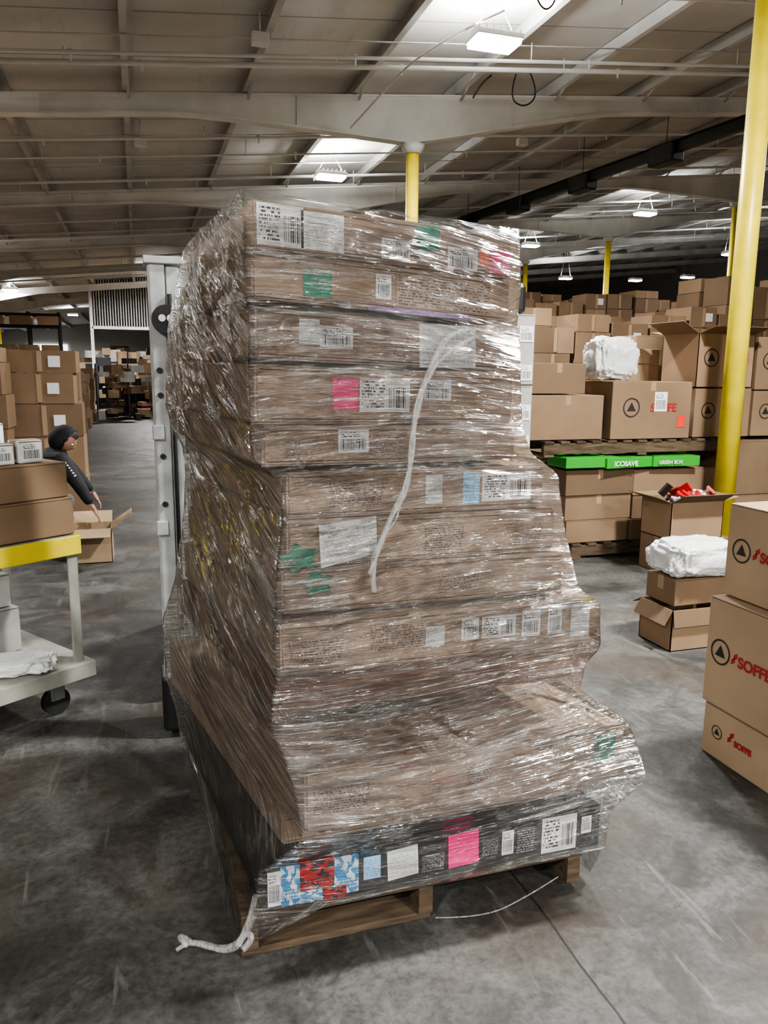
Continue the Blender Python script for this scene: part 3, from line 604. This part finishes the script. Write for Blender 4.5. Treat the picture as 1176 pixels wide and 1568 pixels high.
stack('carton_stack',[(3.6,6.45,1.04,.6,.38,.63),(4.45,6.6,1.04,.5,.5,.66),(4.5,6.6,1.705,.45,.4,.14),(4.95,7.0,0,.5,.6,2.0),(5.5,7.0,0,.6,.6,1.4),(5.5,7.0,1.41,.5,.5,.5),(6.2,7.05,0,.6,.55,1.0),(6.2,7.05,1.01,.55,.5,.8)],[CBT,TAPE,SEAM])
WC=simple('white_carton',(.42,.41,.39),.6)
tw=empty('labelled_carton_tower')
bm=bmesh.new()
for q in [(1.64,4.1,0,.57,.6,.55),(1.64,4.1,.555,.57,.6,.55),(1.64,4.1,1.11,.57,.6,.42),(1.64,4.1,1.535,.57,.6,.40)]: addcarton(bm,*q)
mobj('cartons',bm,[WC,TAPE,SEAM],tw)
for z in (1.15,1.33,1.56,1.78,.9): quad('label',[(2.11,4.097,z),(2.20,4.097,z),(2.20,4.097,z+.09),(2.11,4.097,z+.09)],BAR,tw)
bm=bmesh.new(); addbox(bm,(2.07,4.3,2.03),(.22,.3,.18),0,0,.03); addcyl(bm,(2.12,4.25,2.03),(2.12,4.2,2.03),.06,16); addbox(bm,(2.1,4.4,2.14),(.12,.05,.05),0,0,.01); mobj('portable_speaker',bm,[BLK])
# ------------------------------------------------------------------ far stock piles
def pile(name,x0,x1,y0,y1,h,sx=.55,sy=.6,sz=.42,jit=.3,mats=None):
    bm=bmesh.new(); y=y0
    while y<y1:
        x=x0
        while x<x1:
            w=sx*random.uniform(.8,1.2); z=0.0; hh=h(x,y) if callable(h) else h; hh*=random.uniform(1-jit,1)
            while z<hh-.1:
                s=sz*random.uniform(.6,1.15); s=min(s,hh-z+.05)
                wx=w*random.uniform(.86,.97); wy=sy*random.uniform(.85,.96)
                if random.random()<.5 and wx>.45:
                    addbox(bm,(x+wx*.25,y+wy/2,z+s/2),(wx*.49,wy,s-.006),random.uniform(-.03,.03)); addbox(bm,(x+wx*.75,y+wy/2,z+s/2),(wx*.49,wy,s-.006),random.uniform(-.03,.03))
                else: addbox(bm,(x+wx/2,y+wy/2,z+s/2),(wx,wy,s-.006),random.uniform(-.03,.03))
                addbox(bm,(x+wx/2,y-.004,z+s*.5),(.05,.004,s*.9),0,1)
                if random.random()<.2: addbox(bm,(x+wx*.7,y-.006,z+s*.5),(.12,.004,.12),0,2)
                z+=s
            x+=w
        y+=sy
    return mobj(name,bm,mats or [CB,TAPE,WHT])
pile('carton_pile',5.2,8.3,9.6,11.4,2.6,jit=.12)
pile('carton_pile',8.3,12.5,9.6,10.7,3.05,sz=.55,jit=.08)
pile('carton_pile',6.0,16,13.5,15.5,3.2,jit=.12)
pile('carton_pile',15.5,26,19,21,3.2,sx=.8,sy=.8,sz=.6,jit=.2)
pile('carton_pile',5.2,9.5,7.85,8.3,1.9,jit=.3,mats=[CBT,TAPE,WHT])
pile('carton_pile',-3.6,-1.38,8.6,12.4,1.8,sx=.75,jit=.04)
pile('carton_pile',-3.6,-1.42,12.9,16.6,1.62,sx=.75,jit=.08)
pile('carton_pile',-4.2,-1.95,18,29,1.6,sx=.75,sy=.8,jit=.12)
pile('carton_pile',-5.5,-3.0,34,44,1.7,sx=.8,sy=.9,jit=.3)
pile('carton_pile',-1.2,4.5,40,43,2.8,sx=.8,sy=.9,jit=.5,mats=[CBT,TAPE,WHT])
pile('carton_pile',-1.1,3.2,29,31,2.0,sx=.6,sz=.3,jit=.6)
pile('carton_pile',-2.8,2,52,55,2.6,sx=.9,jit=.4)
COLR=[simple('goods_red',(.35,.03,.03),.5),simple('goods_white',(.6,.6,.6),.5),simple('goods_dark',(.03,.03,.04),.5),CBT]
bm=bmesh.new()
for i in range(60):
    x=random.uniform(-1.3,1.0); y=random.uniform(26.5,28.6); z=random.uniform(.1,1.9)*(1 if random.random()<.5 else .5)
    addbox(bm,(x,y,z),(random.uniform(.12,.5),.3,random.uniform(.1,.35)),random.random(),random.choice([0,1,1,2,2,2,3,3,3,3,3]))
for x in (-1.3,-.3,.6):
    addbox(bm,(x,27.5,.9),(.05,1.2,1.8),0,2)
mobj('mixed_goods_heap',bm,COLR)
bm=bmesh.new()
for i in range(90):
    addbox(bm,(random.uniform(-2.2,.6),random.uniform(34,39),random.uniform(.1,2.4)),(random.uniform(.2,.7),.4,random.uniform(.15,.5)),random.random(),random.choice([1,1,2,2,3,3,3,3]))
mobj('mixed_goods_heap',bm,COLR)
rk=empty('steel_storage_rack')
bm=bmesh.new()
for x in (-6.2,-4.9,-3.6,-2.6):
    for y in (30.4,30.9): addbox(bm,(x,y,1.8),(.09,.09,3.6))
for z in (1.9,3.1,3.5):
    for y in (30.4,30.9): addbox(bm,(-4.4,y,z),(3.7,.06,.10))
mobj('rack_frame',bm,BLK,rk)
bm=bmesh.new()
for i in range(5): addcarton(bm,-6.1+i*.72,30.35,1.96,.6,.6,.5,0,0)
for i in range(4): addcarton(bm,-6.0+i*.9,30.35,3.16,.7,.6,.3,0,0)
mobj('rack_cartons',bm,[CBT,TAPE,SEAM],rk)
quad('window_1',[(-7.4,61.9,1.2),(-4.8,61.9,1.2),(-4.8,61.9,3.4),(-7.4,61.9,3.4)],emis('daylight_window',3,(.85,.95,1)))
# ------------------------------------------------------------------ cart at left
ct=empty('platform_work_cart')
cpt=Vector((-.30,3.72,0)); ux=Vector((-.82,-.57,0)).normalized(); uy=Vector((-.57,.82,0)).normalized(); ca=math.atan2(ux.y,ux.x)
def cb(name,a0,a1,b0,b1,z0,z1,mat,bev=.004,par=ct):
    c=cpt+ux*(a0+a1)/2+uy*(b0+b1)/2+Vector((0,0,(z0+z1)/2)); return box(name,c,(abs(a1-a0),abs(b1-b0),z1-z0),mat,par,ca,bev)
cb('table_top',0,1.3,0,.7,.83,.85,CARTG); cb('yellow_front_edge',-.002,1.3,-.012,0,.765,.853,YEL); cb('yellow_end_edge',-.012,-.001,-.012,.7,.765,.853,YEL)
for a in (.0,1.25):
    for b in (0.005,.65): cb('angle_leg',a,a+.05,b,b+.012,.15,.83,CARTG); cb('angle_leg_side',a,a+.01,b,b+.05,.15,.83,CARTG)
cb('lower_deck',-.03,1.33,-.03,.73,.215,.25,CARTG); cb('deck_lip',-.03,1.33,-.045,-.03,.175,.25,CARTG)
for a in (.12,1.15):
    for b in (.07,.6):
        c=cpt+ux*a+uy*b
        cyl('caster_wheel',c+uy*.02+Vector((0,0,.065)),c-uy*.02+Vector((0,0,.065)),.063,RUB,ct,24); box('caster_fork',c+Vector((0,0,.125)),(.07,.06,.10),STL,ct,ca)
def onc(name,a0,a1,b0,b1,z0,sz,mat=CB):
    c=cpt+ux*(a0+a1)/2+uy*(b0+b1)/2; sx=a1-a0; sy=b1-b0
    return carton(name,c.x-sx/2,c.y-sy/2,z0,sx,sy,sz,ca,mat)
onc('carton',-.01,.5,.03,.55,.855,.17); onc('carton',.0,.5,.05,.55,1.027,.16); onc('carton',.53,1.1,.06,.55,.855,.30)
WB=simple('white_small_box',(.75,.75,.73),.5)
def wbx(a0,a1,b0,b1,z0,sz):
    e=empty('small_white_carton'); c=cpt+ux*(a0+a1)/2+uy*(b0+b1)/2; sx=a1-a0; sy=b1-b0
    carton('box',c.x-sx/2,c.y-sy/2,z0,sx,sy,sz,ca,WB,'x',e)
    q0=cpt+ux*(a1-.01)+uy*(b0-.002); q1=cpt+ux*(a0+.01)+uy*(b0-.002)
    quad('label',[(q0.x,q0.y,z0+.01),(q1.x,q1.y,z0+.01),(q1.x,q1.y,z0+sz-.01),(q0.x,q0.y,z0+sz-.01)],BAR,e)
wbx(.08,.19,.1,.20,1.189,.10); wbx(.21,.32,.1,.22,1.189,.09); wbx(.17,.29,.26,.36,1.189,.17); onc('small_carton',.34,.46,.1,.25,1.189,.13,CBT)
onc('carton',.35,.8,.36,.64,.252,.3,CBT); onc('small_carton',.12,.3,.35,.6,.252,.22,simple('grey_small_box',(.4,.4,.38),.5))
onc('small_carton',.14,.26,.38,.56,.475,.16,WB); onc('small_carton',.36,.5,.38,.6,.555,.14,simple('grey_small_box2',(.5,.5,.48),.5))
pb=cpt+ux*.32+uy*.13; bag('white_poly_mailer',(pb.x,pb.y,.288),(.20,.10,.035),WBAG,4,1.2)
opencarton('open_carton',-.60,6.72,0,.33,.32,.29,(100,70,70,55),.20,CBT)
# ------------------------------------------------------------------ crouching worker reaching into the open carton
def skinned(name,verts,edges,rad,mat,parent,root=0,sub=2):
    me=bpy.data.meshes.new(name); me.from_pydata(verts,edges,[]); o=bpy.data.objects.new(name,me); link(o,parent); me.materials.append(mat)
    o.modifiers.new('skin','SKIN')
    if not me.skin_vertices:
        return o
    sv=me.skin_vertices[0].data
    for i,r in enumerate(rad):
        sv[i].radius=(r,r) if not isinstance(r,tuple) else r; sv[i].use_root=(i==root)
    s=o.modifiers.new('sub','SUBSURF'); s.levels=sub; s.render_levels=sub
    return o
wk=empty('crouching_worker')
O=Vector((.17,.25,-.03))
def P(*a): return tuple(Vector(a)+O)
tv=[P(-1.12,7.16,.42),P(-1.06,7.12,.60),P(-.97,7.07,.78),P(-.90,7.03,.88),P(-.86,7.01,.94),
    P(-.84,6.88,.86),P(-.70,6.72,.68),P(-.60,6.66,.50),
    P(-.90,7.18,.87),P(-.74,7.26,.68),P(-.62,7.20,.53)]
te=[(0,1),(1,2),(2,3),(3,4),(3,5),(5,6),(6,7),(3,8),(8,9),(9,10)]
skinned('jacket_body',tv,te,[.15,.15,.165,.13,.07,.085,.062,.042,.085,.062,.042],FAB,wk)
lv=[P(-1.12,7.16,.41),P(-1.05,7.05,.41),P(-.78,6.98,.50),P(-.95,6.98,.15),P(-1.06,7.28,.41),P(-.80,7.34,.46),P(-.98,7.30,.15)]
skinned('trousers',lv,[(0,1),(1,2),(2,3),(0,4),(4,5),(5,6)],[.14,.11,.075,.052,.11,.075,.052],DEN,wk)
for y in (6.98,7.30):
    y+=O.y
    bm=bmesh.new(); addbox(bm,(-.90+O.x,y,.018),(.28,.10,.03),0,0,.01); addbox(bm,(-.93+O.x,y,.065),(.20,.085,.08),0,0,.025); addbox(bm,(-.84+O.x,y,.05),(.12,.09,.05),0,0,.02); mobj('shoe',bm,BLK,wk,True)
hc=Vector(P(-.80,7.0,1.03)); fd=Vector((.75,-.25,-.65)).normalized()
Rm=fd.to_track_quat('Y','Z').to_matrix()
bm=bmesh.new(); bmesh.ops.create_icosphere(bm,subdivisions=4,radius=1)
for v in bm.verts:
    q=v.co.copy(); x,y,z=q.x*.076,q.y*.095,q.z*.115
    if z<0: x*=1-.25*(-z/.115); y*=1-.10*(-z/.115)
    if q.y>.6:
        y+=.022*math.exp(-((x/.012)**2+((z+.012)/.022)**2))
        y-=.008*math.exp(-(((abs(x)-.03)/.014)**2+((z-.012)/.012)**2))
        y+=.006*math.exp(-((x/.025)**2+((z+.055)/.010)**2))
    v.co=hc+Rm@Vector((x,y,z))
mobj('head',bm,SKIN,wk,True)
for sx in (-1,1):
    bm=bmesh.new(); bmesh.ops.create_uvsphere(bm,u_segments=12,v_segments=8,radius=.011,matrix=Matrix.Translation(hc+Rm@Vector((sx*.03,.083,.012)))); mobj('eye',bm,WHT,wk,True)
    bm=bmesh.new(); bmesh.ops.create_uvsphere(bm,u_segments=12,v_segments=8,radius=.006,matrix=Matrix.Translation(hc+Rm@Vector((sx*.03,.0915,.012)))); mobj('pupil',bm,INK,wk,True)
    bm=bmesh.new(); bmesh.ops.create_uvsphere(bm,u_segments=12,v_segments=8,radius=1,matrix=Matrix.Translation(hc+Rm@Vector((sx*.076,-.005,-.005)))@Rm.to_4x4()@Matrix.Diagonal((.010,.018,.030,1))); mobj('ear',bm,SKIN,wk,True)
bm=bmesh.new(); bmesh.ops.create_icosphere(bm,subdivisions=4,radius=1)
dele=[v for v in bm.verts if v.co.y>.45 and v.co.z<.55 or v.co.z<-.75]
bmesh.ops.delete(bm,geom=dele,context='VERTS')
for v in bm.verts: v.co=hc+Rm@Vector((v.co.x*.088,v.co.y*.106,v.co.z*.126))
mobj('hair',bm,HAIR,wk,True)
bm=bmesh.new(); bmesh.ops.create_icosphere(bm,subdivisions=4,radius=1)
dele=[v for v in bm.verts if v.co.y>.35]
bmesh.ops.delete(bm,geom=dele,context='VERTS')
for v in bm.verts: v.co=hc+Rm@Vector((v.co.x*.10,v.co.y*.125-.005,v.co.z*.14-.01))
bmesh.ops.solidify(bm,geom=bm.faces[:],thickness=.008)
mobj('hood',bm,FAB,wk,True)
for (w0,dirx) in ((Vector(P(-.585,6.65,.475)),1),(Vector(P(-.60,7.19,.505)),-1)):
    dn=Vector((.45,.06*dirx,-.86)).normalized(); side=Vector((0,1,0)); cu=Vector((-.5,0,-.4)).normalized()
    vs=[tuple(w0-dn*.03),tuple(w0+dn*.03),tuple(w0+dn*.075)]; skinned('palm',vs,[(0,1),(1,2)],[(.024,.024),(.034,.018),(.036,.016)],SKIN,wk)
    for i,(off,L) in enumerate(((-.027,.066),(-.009,.076),(.009,.071),(.027,.056))):
        b0=w0+dn*.07+side*off; b1=b0+dn*L*.45+side*off*.15; b2=b1+(dn+cu*.5).normalized()*L*.35; b3=b2+(dn+cu*1.1).normalized()*L*.28
        skinned('finger_%d'%(i+1),[tuple(q) for q in (b0,b1,b2,b3)],[(0,1),(1,2),(2,3)],[.0095,.009,.0085,.0075],SKIN,wk,0,1)
    b0=w0+dn*.03+side*(-.028*dirx); b1=b0+(dn*.6-side*dirx).normalized()*.035; b2=b1+(dn-side*dirx*.2).normalized()*.03
    skinned('thumb',[tuple(q) for q in (b0,b1,b2)],[(0,1),(1,2)],[.012,.0105,.009],SKIN,wk,0,1)
for k in range(6):
    f=.2+k*.11; q=Vector(P(-.84,6.88,.86)).lerp(Vector(P(-.70,6.72,.68)),f); bm=bmesh.new(); addbox(bm,(q.x+.02,q.y-.072+.014*f,q.z+.02),(.013,.012,.018),-.4,0,0,0,.9); mobj('sleeve_print',bm,WHT,wk)
